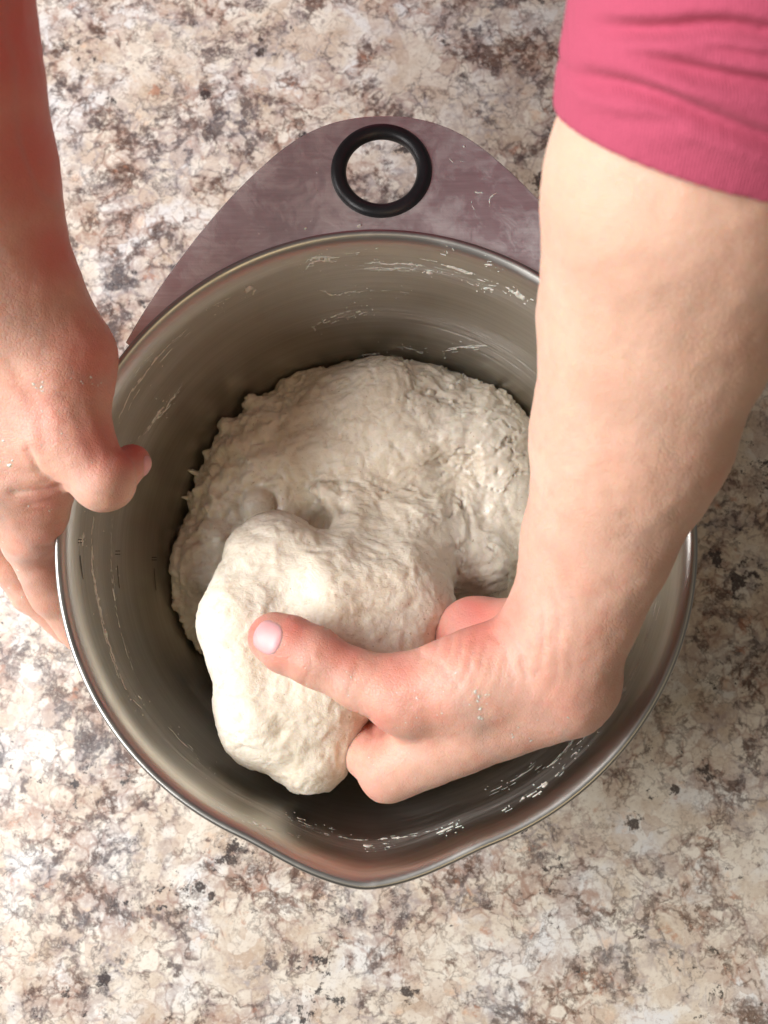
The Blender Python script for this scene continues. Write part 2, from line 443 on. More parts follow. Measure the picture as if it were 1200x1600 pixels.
# ------------------------------------------------------------------ countertop
bm = bmesh.new()
bmesh.ops.create_cube(bm, size=1.0, matrix=Matrix.Translation((-0.2, -0.30, -0.02)) @ Matrix.Diagonal((2.4, 1.60, 0.04, 1)))
bmesh.ops.bevel(bm, geom=bm.edges[:], offset=0.008, segments=4, affect='EDGES')
me = bpy.data.meshes.new('countertop'); bm.to_mesh(me); bm.free(); me.materials.append(GRANITE)
top = bpy.data.objects.new('countertop', me); COL.objects.link(top); tag(top, 'speckled cream, brown and grey granite countertop', kind='structure')

# ------------------------------------------------------------------ bowl
RIM, ZR = 0.125, 0.125
PROF_IN = [(0.0, 0.0040), (0.030, 0.0040), (0.055, 0.0041), (0.070, 0.0046), (0.080, 0.0070), (0.087, 0.0125), (0.0915, 0.020),
           (0.0955, 0.030), (0.1005, 0.045), (0.1055, 0.060), (0.1094, 0.075), (0.1136, 0.090), (0.1168, 0.103), (0.1183, 0.110), (0.1194, 0.1150),
           (0.1205, 0.1190), (0.1221, 0.1224), (0.1238, 0.1243), (0.1252, 0.1250), (0.1263, 0.1247), (0.1268, 0.1236), (0.1264, 0.1224),
           (0.1250, 0.1222), (0.1232, 0.1205), (0.1204, 0.1160), (0.1190, 0.110)]
PROF_OUT = [(r+0.0013, z-0.0008) for r, z in PROF_IN[4:13][::-1]] + [(0.072, 0.0006), (0.05, 0.0002), (0.0, 0.0002)]
PROF = PROF_IN+PROF_OUT
def resample(pf, step=0.0022):
    out = [pf[0]]
    for a, b in zip(pf[:-1], pf[1:]):
        L = math.hypot(b[0]-a[0], b[1]-a[1]); n = max(1, int(L/step))
        for i in range(1, n+1): out.append((a[0]+(b[0]-a[0])*i/n, a[1]+(b[1]-a[1])*i/n))
    return out
SPOUT_AZ = math.radians(-91.5)
def spout(az, z):
    d = abs((az-SPOUT_AZ+math.pi) % (2*math.pi)-math.pi)
    wdt = math.radians(22)
    x = min(1, d/wdt)
    a = 1.10*(math.sqrt(1+0.008)-math.sqrt(x*x+0.008))*(1-x**3)/(math.sqrt(1.008)-math.sqrt(0.008))
    zz = min(1, max(0, (z-0.050)/0.075))
    return 0.0069*a*zz*zz*(3-2*zz)
def bowl_mesh():
    pf = resample(PROF); NS = 288; V = []; F = []
    for j in range(NS):
        az = 2*math.pi*j/NS
        for (r, z) in pf:
            rr = r+spout(az, z)*(r/0.12)
            V.append((rr*math.cos(az), rr*math.sin(az), z))
    m = len(pf)
    for j in range(NS):
        k = (j+1) % NS
        for i in range(m-1): F.append((j*m+i, k*m+i, k*m+i+1, j*m+i+1))
    return np.array(V), np.array(F), m
bowl = empty('mixing_bowl', (0, 0, 0), 'deep stainless steel mixing bowl with pouring spout and ring handle, holding dough', 'mixing bowl')
BV, BF, BM = bowl_mesh()
bodyo = link_mesh('bowl_body', BV, BF, STEEL, bowl)
az = np.arctan2(BV[:, 1], BV[:, 0]); zz = BV[:, 2]
def band(c, s): return np.exp(-((zz-c)/s)**2)
def azb(c, s):
    d = np.abs((az-np.radians(c)+np.pi) % (2*np.pi)-np.pi); return np.exp(-(d/np.radians(s))**2)
resid = 0.75*band(0.108, 0.004)*azb(85, 32) + 0.55*band(0.110, 0.003)*azb(50, 22) + 0.5*band(0.098, 0.003)*azb(95, 16) \
      + 0.95*band(0.070, 0.010)*azb(62, 22) + 0.55*band(0.076, 0.005)*azb(90, 20) + 0.55*band(0.103, 0.004)*azb(165, 35) + 0.5*band(0.088, 0.004)*azb(160, 14) \
      + 0.6*band(0.104, 0.004)*azb(-60, 60) + 0.65*band(0.110, 0.003)*azb(-35, 30) + 0.5*band(0.085, 0.012)*azb(-45, 35) + 0.45*band(0.105, 0.004)*azb(-120, 40)
inner = (np.arange(len(BV)) % BM) < len(resample(PROF_IN[:19]))
set_attr(bodyo, 'residue', np.clip(resid*1.15, 0, 1)*(zz > 0.02)*inner)

# handle plate, drawn once on one side of its axis and mirrored
AX = math.radians(90)
ring_c = P(596, 267, 0.121)
half = [(596,181),(560,183),(520,191),(480,207),(440,233),(400,268),(360,308),(325,348),(290,392),(255,440),(222,490),(196,535)]
hp = [P(x, y, 0.121)[:2] for x, y in half]
cx = hp[0][0]
left = [(cx-(abs(p[0]-cx)), p[1]) for p in hp]
# join to the rim along the tangent
outl = left + [(2*cx-p[0], p[1]) for p in left[::-1][:-1]]
e0 = math.atan2(left[-1][1], left[-1][0]); e1 = math.atan2(outl[-1][1], outl[-1][0])
# outline: left end ... top ... right end, then back along the rim
loop = [tuple(p) for p in left[::-1]] + [(2*cx-p[0], p[1]) for p in left[1:]]
def densify(pts, it=2):
    for _ in range(it):
        q = [pts[0]]
        for a, b in zip(pts[:-1], pts[1:]):
            q += [(0.75*a[0]+0.25*b[0], 0.75*a[1]+0.25*b[1]), (0.25*a[0]+0.75*b[0], 0.25*a[1]+0.75*b[1])]
        pts = q+[pts[-1]]
    return pts
loop = densify(loop)
aR = math.atan2(loop[-1][1], loop[-1][0]); aL = math.atan2(loop[0][1], loop[0][0])
arc = [(0.1238*math.cos(aR+(aL-aR)*i/60), 0.1238*math.sin(aR+(aL-aR)*i/60)) for i in range(0, 61)]
outer = loop + arc
RH = 0.0168
hole = [(ring_c[0]+RH*math.cos(2*math.pi*i/48), ring_c[1]+RH*math.sin(2*math.pi*i/48)) for i in range(48)]
bm = bmesh.new()
def ringv(pts, z):
    vs = [bm.verts.new((x, y, z)) for x, y in pts]
    es = [bm.edges.new((vs[i], vs[(i+1) % len(vs)])) for i in range(len(vs))]
    return vs, es
v1, ed1 = ringv(outer, 0.1212); v2, ed2 = ringv(hole, 0.1212)
bmesh.ops.triangle_fill(bm, edges=ed1+ed2, use_beauty=True)
bmesh.ops.recalc_face_normals(bm, faces=bm.faces[:])
if bm.faces[0].normal.z < 0: bmesh.ops.reverse_faces(bm, faces=bm.faces[:])
r = bmesh.ops.extrude_face_region(bm, geom=bm.faces[:])
nv = [g for g in r['geom'] if isinstance(g, bmesh.types.BMVert)]
for g in nv: g.co.z -= 0.0013
bmesh.ops.recalc_face_normals(bm, faces=bm.faces[:])
me = bpy.data.meshes.new('handle_plate'); bm.to_mesh(me); bm.free(); me.materials.append(FLANGE)
fl = bpy.data.objects.new('handle_plate', me); COL.objects.link(fl); fl.parent = bowl
bv = fl.modifiers.new('bevel', 'BEVEL'); bv.width = 0.0004; bv.segments = 2; bv.limit_method = 'ANGLE'

# rubber ring
V = []; F = []; NA, NB = 96, 24; Rm, rm = 0.0183, 0.0035
for i in range(NA):
    a = 2*math.pi*i/NA
    for j in range(NB):
        b = 2*math.pi*j/NB
        rr = Rm+rm*0.95*math.cos(b)
        V.append((ring_c[0]+rr*math.cos(a), ring_c[1]+rr*math.sin(a), 0.1206+rm*0.85*math.sin(b)))
        F.append((i*NB+j, ((i+1) % NA)*NB+j, ((i+1) % NA)*NB+(j+1) % NB, i*NB+(j+1) % NB))
tag(link_mesh('grip_ring', V, F, RUBBER, bowl), 'black rubber ring set in the handle hole')

# wall lookup for things stuck on the inside wall
def wall_r(z):
    zs = [p[1] for p in PROF_IN[4:18]]; rs = [p[0] for p in PROF_IN[4:18]]
    return float(np.interp(z, zs, rs))
def wall_hit(px, py):
    """where the line of sight meets the inside wall"""
    d = PIX_CAM_ROT @ np.array([(px-600)/F_PX, -(py-800)/F_PX, -1.0])
    lo = 0.0; hit = None
    for z in np.linspace(0.1245, 0.008, 500):
        t = (z-PIX_CAM_POS[2])/d[2]; q = PIX_CAM_POS+d*t
        rr = math.hypot(q[0], q[1])
        if rr >= wall_r(z)+spout(math.atan2(q[1], q[0]), z)*(wall_r(z)/0.12): return q
    return q
def on_wall(azv, z, off=0.0):
    r = wall_r(z)+spout(azv, z)-off; return np.array([r*math.cos(azv), r*math.sin(azv), z])
def cyl(px, py):
    q = wall_hit(px, py); return math.atan2(q[1], q[0]), q[2]

# etched measuring marks on the left wall
def wall_mark(pa, pb, wid):
    a0, z0 = cyl(*pa); a1, z1 = cyl(*pb); n = 6; V = []; F = []
    for i in range(n+1):
        t = i/n; a = a0+(a1-a0)*t; z = z0+(z1-z0)*t
        ta = np.array([(a1-a0)*0.115, z1-z0]); ta /= np.linalg.norm(ta); pr = np.array([-ta[1], ta[0]])*wid/2
        for s in (-1, 1): V.append(on_wall(a+s*pr[0]/0.115, z+s*pr[1], 0.0002))
    for i in range(n): F.append((2*i, 2*i+1, 2*i+3, 2*i+2))
    return link_mesh('measuring_mark', V, F, INK, bowl)
for pa, pb in (((124,868),(129,905)), ((183,884),(186,919)), ((240,888),(243,923))): wall_mark(pa, pb, 0.0004)
for (x, y) in ((236,871), (236,875), (179,861), (179,866), (121,843), (121,848)): wall_mark((x, y), (x+8, y), 0.00035)

# raised dried dough smears on the wall: ragged ribbons with real thickness
srng = np.random.default_rng(11)
def smear(path, wid, thick=0.0005, gap=0.25, seed=0, plate=False):
    rg = np.random.default_rng(seed)
    if not plate:
        pts = [cyl(*p) for p in path]
        pts = np.array([(a, z) for a, z in pts]); pts[:, 0] = np.unwrap(pts[:, 0])
        K = 0.118
    else:
        pts = np.array([P(x, y, 0.1213)[:2] for x, y in path]); K = 1.0
    q = pts*np.array([K, 1]); seg = np.r_[0, np.cumsum(np.linalg.norm(np.diff(q, axis=0), axis=1))]
    L = seg[-1]; n = max(6, int(L/0.0005)); s = np.linspace(0, L, n)
    X = np.interp(s, seg, q[:, 0]); Y = np.interp(s, seg, q[:, 1])
    dx, dy = np.gradient(X), np.gradient(Y); l = np.hypot(dx, dy)+1e-9; nx, ny = -dy/l, dx/l
    pp = np.stack([s, s*0+seed*1.7, s*0], 1)
    wv = wid*(0.55+0.9*vnoise(pp, 400, seed)+0.6*vnoise(pp, 1100, seed+5))
    wv *= np.minimum(1, np.minimum(s, L-s)/(0.38*L+1e-6))**0.8
    on = vnoise(pp, 230, seed+9) > (-1+2*gap)*0.6
    wv = np.where(on, np.maximum(wv, 0), 0)
    cen = 0.5*wid*vnoise(pp, 500, seed+3)
    V = []; F = []; prev = None
    for i in range(n):
        if wv[i] < wid*0.08: prev = None; continue
        b = len(V)
        for u, hgt in ((-1, 0.0), (-0.5, 0.8), (0.1, 1.0), (0.6, 0.7), (1, 0.0)):
            o = cen[i]+u*wv[i]/2; x = X[i]+nx[i]*o; y = Y[i]+ny[i]*o
            hh = hgt*thick*(0.5+0.7*wv[i]/wid)
            V.append((x, y, 0.1212+hh) if plate else on_wall(x/K, y, hh-0.00005))
        if prev is not None:
            for k in range(4): F.append((prev+k, prev+k+1, b+k+1, b+k))
        prev = b
    return V, F
def smears(name, specs, plate=False, label=None):
    V = []; F = []
    for i, (path, wid, th, gap) in enumerate(specs):
        v, f = smear(path, wid, th, gap, seed=i+1, plate=plate); b = len(V); V += v; F += [tuple(k+b for k in q) for q in f]
    o = link_mesh(name, V, F, DRIED, bowl); tag(o, label, kind='stuff'); return o
WS = [
 ([(480,406),(500,402),(527,404)], 0.0022, 0.0008, 0.0), ([(480,418),(484,411),(500,410)], 0.0010, 0.0004, 0.1),
 ([(527,410),(600,412),(660,415),(720,428)], 0.0010, 0.0003, 0.3), ([(560,419),(620,420),(655,422)], 0.0009, 0.0003, 0.2),
 ([(530,397),(580,394),(620,398)], 0.0006, 0.0002, 0.4), ([(662,424),(680,428)], 0.0020, 0.0006, 0.0), ([(691,393),(704,397)], 0.0020, 0.0006, 0.0),
 ([(588,402),(592,406)], 0.0018, 0.0006, 0.0), ([(650,405),(700,416),(740,430),(776,446)], 0.0016, 0.0004, 0.45),
 ([(730,440),(750,448),(775,452)], 0.0026, 0.0006, 0.1), ([(790,448),(805,458),(829,472)], 0.0040, 0.0009, 0.1), ([(755,412),(780,415)], 0.001, 0.0003, 0.3),
 ([(497,452),(520,462),(560,455),(580,452)], 0.0013, 0.0003, 0.35), ([(570,457),(620,458),(655,464)], 0.0007, 0.0002, 0.45),
 ([(488,512),(500,503),(530,491),(550,485)], 0.0010, 0.0004, 0.35), ([(555,488),(575,482)], 0.0012, 0.0004, 0.4), ([(487,511),(491,513)], 0.0014, 0.0006, 0.0),
 ([(387,458),(390,450),(397,447)], 0.0024, 0.0008, 0.0), ([(322,492),(345,478),(380,465)], 0.0010, 0.0003, 0.5),
 ([(183,660),(200,620),(225,585),(262,540),(298,510)], 0.0012, 0.0004, 0.15), ([(200,600),(225,565),(245,545)], 0.0007, 0.0002, 0.4), ([(213,690),(235,665),(258,640),(285,600)], 0.0020, 0.0003, 0.45),
 ([(225,680),(245,650),(262,625)], 0.001, 0.0003, 0.4), ([(147,800),(143,850),(146,900),(158,960),(178,1030),(200,1085)], 0.0016, 0.0005, 0.2),
 ([(176,800),(173,850),(178,930),(192,1000),(218,1070)], 0.0007, 0.0002, 0.35), ([(131,830),(128,855)], 0.0014, 0.0004, 0.1), ([(205,1088),(222,1105)], 0.0016, 0.0005, 0.3), ([(262,1135),(300,1175),(340,1215)], 0.0008, 0.0002, 0.45),
 ([(320,1245),(360,1272),(420,1296),(480,1308)], 0.0008, 0.0003, 0.3), ([(440,1268),(460,1276),(530,1298)], 0.0012, 0.0004, 0.45),
 ([(460,1288),(520,1305),(600,1310),(660,1304),(720,1288)], 0.0012, 0.0004, 0.25), ([(565,1321),(585,1323)], 0.0022, 0.0006, 0.0), ([(600,1324),(612,1323)], 0.0018, 0.0005, 0.0), ([(680,1303),(722,1286)], 0.0018, 0.0005, 0.15),
 ([(780,1268),(815,1250),(855,1225),(885,1195)], 0.0020, 0.0005, 0.15), ([(890,1185),(915,1160)], 0.0012, 0.0003, 0.35), ([(900,1165),(940,1120),(968,1085)], 0.0018, 0.0005, 0.25),
 ([(945,1130),(975,1080),(1000,1030)], 0.0016, 0.0004, 0.2), ([(978,1040),(990,1010),(997,1000)], 0.0014, 0.0004, 0.35), ([(1003,1015),(1018,970),(1028,930)], 0.0008, 0.0003, 0.4),
 ([(840,1210),(880,1180),(905,1140)], 0.0012, 0.0003, 0.5), ([(860,1195),(900,1150),(930,1105)], 0.0010, 0.0003, 0.45), ([(760,1240),(810,1215),(850,1185)], 0.0008, 0.0003, 0.5), ([(880,1150),(920,1110),(950,1060)], 0.0009, 0.0003, 0.5),
 ([(690,548),(730,543),(765,540)], 0.0014, 0.0005, 0.05), ([(620,538),(640,543),(670,552)], 0.001, 0.0003, 0.5), ([(560,556),(600,552),(640,562)], 0.0010, 0.0003, 0.4)]
extra = []
for i, (pth, wd, th, gp) in enumerate(WS):
    for k in range(3):
        ox, oy = srng.normal(0, 4), srng.normal(0, 3.5)
        extra.append(([(x+ox, y+oy) for x, y in pth], wd*0.35, th*0.6, min(0.62, gp+0.28)))
    L = len(pth)
    for k in range(7):
        j = srng.integers(0, L-1); u = srng.random(); x = pth[j][0]*(1-u)+pth[j+1][0]*u+srng.normal(0, 8); y = pth[j][1]*(1-u)+pth[j+1][1]*u+srng.normal(0, 7)
        dx_ = pth[j+1][0]-pth[j][0]; dy_ = pth[j+1][1]-pth[j][1]; l_ = math.hypot(dx_, dy_); e_ = srng.uniform(1.2, 5)
        extra.append(([(x, y), (x+dx_/l_*e_, y+dy_/l_*e_)], srng.uniform(0.0003, 0.0007), 0.0003, -1.0))
WS = WS+extra
smears('wall_smears', WS, label='ragged streaks of dried dough on the inside wall')
PS = [([(735,310),(742,335),(758,352)], 0.0010, 0.0002, 0.3), ([(740,302),(756,300)], 0.0022, 0.0003, 0.1), ([(752,362),(765,376),(780,386)], 0.0010, 0.0003, 0.1), ([(765,325),(766,308),(780,298)], 0.0007, 0.0002, 0.2),
 ([(470,353),(476,357),(482,355)], 0.0014, 0.0006, 0.0), ([(556,356),(563,352),(565,350)], 0.0018, 0.0008, 0.0), ([(464,252),(471,253)], 0.0014, 0.0004, 0.0), ([(494,295),(495,300)], 0.001, 0.0004, 0.0), ([(651,208),(656,211)], 0.0014, 0.0004, 0.0),
 ([(712,240),(724,252),(722,262)], 0.0020, 0.0002, 0.25), ([(702,245),(710,256)], 0.0012, 0.0002, 0.3), ([(722,228),(728,230)], 0.0012, 0.0003, 0), ([(590,366),(600,368)], 0.0012, 0.0005, 0.0)]
smears('plate_smears', PS, plate=True, label='small dried dough marks on the handle plate')

# ------------------------------------------------------------------ dough
def build_dough():
    h = 0.0011
    f = Field((-0.105, -0.105, 0.0), (0.105, 0.105, 0.135), h)
    k = 0.014
    f.ell((0.0, 0.014, 0.030), (0.094, 0.086, 0.030), 0.01)
    f.ell(P(600,690,0.040), (0.062, 0.036, 0.026), 0.02)
    f.cone(P(430,720,0.042), 0.022, P(600,655,0.046), 0.022, k)
    f.cone(P(600,655,0.046), 0.022, P(750,710,0.042), 0.024, k)
    f.cone(P(750,710,0.042), 0.024, P(800,840,0.036), 0.020, k)
    f.cone(P(400,740,0.043), 0.022, P(330,900,0.038), 0.018, k)
    f.cone(P(330,900,0.038), 0.019, P(320,975,0.030), 0.018, k)
    # small ball of dough by the forearm
    f.ell(P(752,876,0.056), (0.0165, 0.0165, 0.014), 0.005)
    f.cone(P(640,850,0.050), 0.016, P(705,850,0.046), 0.013, 0.01)
    # hollow in front of the lifted flap, with one dark crevice
    f.cone(P(500,782,0.078), 0.007, P(690,766,0.077), 0.0145, 0.012, cut=True)
    f.ell(P(718,738,0.074), (0.009, 0.007, 0.008), 0.014, cut=True)
    f.cone(P(515,792,0.064), 0.0028, P(560,790,0.057), 0.0030, 0.003, cut=True)
    f.cone(P(560,790,0.058), 0.0024, P(600,800,0.060), 0.0012, 0.003, cut=True)
    f.ell(P(497,772,0.064), (0.006, 0.005, 0.005), 0.003)
    # lower part of the mound ends at the bared bowl floor
    f.ell(P(560,1180,0.02), (0.060, 0.042, 0.04), 0.006, cut=True)
    f.ell(P(740,1010,0.02), (0.030, 0.022, 0.045), 0.006, cut=True)
    f.ell(P(315,1130,0.02), (0.035, 0.024, 0.05), 0.006, cut=True)
    # lifted flap: on the right it draws a smooth sheet up out of the mound
    f.cone(P(560,840,0.058), 0.020, P(530,930,0.080), 0.024, 0.018)
    f.cone(P(640,850,0.052), 0.018, P(625,960,0.080), 0.021, 0.018)
    f.cone(P(680,820,0.046), 0.016, P(640,880,0.066), 0.016, 0.014)
    f.cone(P(430,885,0.080), 0.0225, P(400,980,0.090), 0.021, 0.010)
    f.cone(P(400,980,0.090), 0.0210, P(425,1110,0.092), 0.0210, 0.012)
    f.cone(P(425,1110,0.092), 0.0205, P(490,1178,0.091), 0.0175, 0.010)
    f.cone(P(520,940,0.086), 0.023, P(500,1080,0.091), 0.0225, 0.012)
    f.cone(P(620,930,0.082), 0.019, P(600,1040,0.086), 0.018, 0.012)
    f.cone(P(445,880,0.084), 0.017, P(430,852,0.080), 0.012, 0.01)
    f.ell(P(490,905,0.1010), (0.006, 0.008, 0.004), 0.008)
    f.cone(P(420,842,0.082), 0.008, P(415,828,0.082), 0.004, 0.005)
    f.cone(P(508,838,0.076), 0.003, P(480,800,0.064), 0.008, 0.008, cut=True)
    # ragged strands clinging to the left wall
    rg = np.random.default_rng(4)
    for (x, y, dx, dy, z) in ((292,782,-10,-8,0.040),(300,745,-9,-6,0.042),(322,712,-8,-7,0.045),(275,830,-16,-6,0.036),(268,850,-12,-2,0.036),(262,885,-8,-2,0.034),(258,940,-12,-3,0.030),
                              (258,955,-12,2,0.028),(260,975,-10,4,0.028),(350,668,-7,-6,0.048),(385,630,-3,-8,0.05),(265,1000,-6,8,0.026),(285,1020,-4,9,0.024),(310,735,-7,-10,0.04)):
        a = P(x+14, y, z); b = P(x+dx, y+dy, z+0.002)
        f.cone(a, 0.0042, b, 0.0008, 0.003); a2 = P(x+10, y+rg.uniform(4, 14), z); f.cone(a2, 0.003, P(x+dx*rg.uniform(0.2, 0.9), y+dy+rg.uniform(6, 12), z), 0.0007, 0.002)
    # stay inside the bowl
    sl, X = f.box(f.lo, f.lo+f.n*f.h)
    zz = X[..., 2]; rr = np.hypot(X[..., 0], X[..., 1])
    wr = np.interp(zz, [p[1] for p in PROF_IN[3:18]], [p[0] for p in PROF_IN[3:18]])
    f.smax(sl, (rr-wr+0.0012).astype(np.float32)*0.9, 0.003)
    f.smax(sl, (0.0046-zz).astype(np.float32), 0.001)
    V, F = f.mesh(); V = relax(V, F, 3)
    N = normals(V, F)
    px = pix_of(V)
    flap = 1/(1+np.exp(-(V[:, 2]-0.074)/0.004))
    q = V.copy(); q[:, 1] *= 1.7
    q2 = V+0.006*np.stack([fbm(V, 70, 2, 31), fbm(V, 70, 2, 37), fbm(V, 70, 2, 41)], 1)
    side = 1-flap
    d = 0.0017*fbm(V, 42, 2, 1)
    q3 = q2*np.array([0.7, 1.5, 1.0])
    n1 = fbm(q3, 62, 3, 5); n2 = fbm(q3, 120, 2, 23)
    msk = np.clip(0.3+1.6*fbm(V, 28, 2, 44), 0, 1)
    d -= 0.0017*np.exp(-(n1/0.07)**2)*msk*(side+0.15*flap)
    d += 0.0010*np.exp(-((n1-0.12)/0.07)**2)*msk*side
    d -= 0.0008*np.exp(-(n2/0.07)**2)*np.clip(1.1-msk, 0, 1)*(side+0.15*flap)
    n3 = fbm(q2*np.array([1.0, 1.3, 1.0]), 210, 2, 61); d -= 0.0004*np.exp(-(n3/0.12)**2)*side*np.clip(0.2+1.5*fbm(V, 33, 2, 70), 0, 1)
    d += 0.0010*fbm(q2, 125, 3, 9)*(0.5+0.5*side)+0.0004*np.abs(fbm(q2, 200, 2, 91))*side
    lf = 1/(1+np.exp((px[:, 0]-400+0.25*(px[:, 1]-800))/22)); d += 0.0016*fbm(V, 160, 3, 81)*lf*side+0.0012*np.clip(fbm(V, 330, 2, 83), 0, 1)*lf*side
    d += 0.00025*fbm(q2, 520, 2, 12)
    # skin of the dough puckers towards the point where it is drawn in
    for (sx, sy, R_, a_, fr) in ((718,738,0.026,0.0011,5.0), (540,790,0.022,0.0009,4.0), (440,640,0.015,0.0008,3.0)):
        dx_, dy_ = (px[:, 0]-sx)/3500., (px[:, 1]-sy)/3500.; rr_ = np.hypot(dx_, dy_); th_ = np.arctan2(dy_, dx_)
        st_ = vnoise(np.stack([np.cos(th_)*fr+8, np.sin(th_)*fr+8, rr_*60], 1), 1.0, 6)+0.6*vnoise(np.stack([np.cos(th_)*fr*2.3+8, np.sin(th_)*fr*2.3+8, rr_*90], 1), 1.0, 16)
        d += a_*st_*np.exp(-(rr_/R_)**2)*np.minimum(1, rr_/0.004)*side
    # air bubble and crease pits
    bc = P(402, 790, 0.064); bd = np.linalg.norm((V-bc)*np.array([1,1,0.6]), axis=1)
    w_ = np.exp(-(bd/0.0085)**6); d = d*(1-w_)+0.0042*np.sqrt(np.clip(1-(bd/0.0078)**2, 0, 1)) - 0.0012*np.exp(-((bd-0.0088)/0.0016)**2)
    for (x, y, r_, a_) in ((535,792,0.003,0.003),(585,786,0.006,0.002),(480,755,0.006,0.002),(500,655,0.006,0.002),(718,740,0.010,0.003),(435,1135,0.004,0.0018),(436,1150,0.0025,0.0014)):
        dd = np.hypot(px[:, 0]-x, (px[:, 1]-y)*1.3)/4000.
        d -= a_*np.exp(-(dd/r_)**2)
    V = V+N*d[:, None]
    rr = np.hypot(V[:, 0], V[:, 1]); wr = np.interp(V[:, 2], [p[1] for p in PROF_IN[3:18]], [p[0] for p in PROF_IN[3:18]])-0.0010
    s = np.minimum(1, wr/np.maximum(rr, 1e-6)); V[:, 0] *= s; V[:, 1] *= s; V[:, 2] = np.maximum(V[:, 2], 0.0046)
    o = link_mesh('dough', V, F, DOUGH)
    set_attr(o, 'dry', flap)
    return tag(o, 'wet cream bread dough in the bowl, one flap lifted and folded by a hand', 'dough')
dough = build_dough()
# torn wisps of dough that still cling to the wall on the left
def wisps():
    rg = np.random.default_rng(21); V = []; F = []
    sites = []
    for (x, y, dx, dy, n, sp) in ((296,780,-10,-7,2,5),(306,744,-8,-8,2,5),(280,828,-17,-5,3,5),(276,850,-13,-1,2,5),(268,938,-18,-1,4,6),(266,960,-18,3,4,5),(270,985,-10,6,2,6),(292,1016,-4,12,3,7)):
        for i in range(n): sites.append((x+rg.normal(0, 2), y+sp*(i-n/2)+rg.normal(0, 2.5), dx*rg.uniform(0.5, 1.6), dy*1.3+rg.normal(0, 4)))
    for (x, y, dx, dy) in sites:
        z0 = 0.030+0.018*max(0, (1000-y)/370); a = P(x+12, y-dy*0.4, z0); b = P(x+dx, y+dy, z0+rg.uniform(-0.002, 0.006))
        mid = (a+b)/2+np.array([0, 0, rg.uniform(-0.002, 0.001)]); r0 = rg.uniform(0.0012, 0.0026); w = rg.uniform(1.0, 1.8)
        n = 7; base = len(V); d = (b-a)/np.linalg.norm(b-a); t1 = np.cross(d, [0, 0, 1]); t1 /= np.linalg.norm(t1); t2 = np.cross(d, t1)
        for i in range(n):
            t = i/(n-1); c = a*(1-t)**2+2*mid*t*(1-t)+b*t*t; r = r0*((1-t)**1.3+0.10)*(1+0.2*math.sin(9*t+x))
            for k in range(6):
                an = 2*math.pi*k/6; V.append(c+t1*math.cos(an)*r*w+t2*math.sin(an)*r*0.6)
        for i in range(n-1):
            for k in range(6): F.append((base+i*6+k, base+i*6+(k+1) % 6, base+(i+1)*6+(k+1) % 6, base+(i+1)*6+k))
    V = np.array(V); rr = np.hypot(V[:, 0], V[:, 1]); wr = np.interp(V[:, 2], [p[1] for p in PROF_IN[3:18]], [p[0] for p in PROF_IN[3:18]])-0.0006
    q = np.minimum(1, wr/rr); V[:, 0] *= q; V[:, 1] *= q
    o = link_mesh('dough_strand', V, F, DOUGH, dough); set_attr(o, 'dry', np.zeros(len(V)))
    tag(o, 'thin torn strands of dough along the ragged left edge', kind='stuff')
wisps()

# ------------------------------------------------------------------ person
EL = P(1155, 60, 0.270)                      # elbow of the arm that lifts the dough
person = empty('person', (0.0, 0.62, -0.04), 'person in a pink shirt, one hand folding dough, the other gripping the bowl rim', 'person')

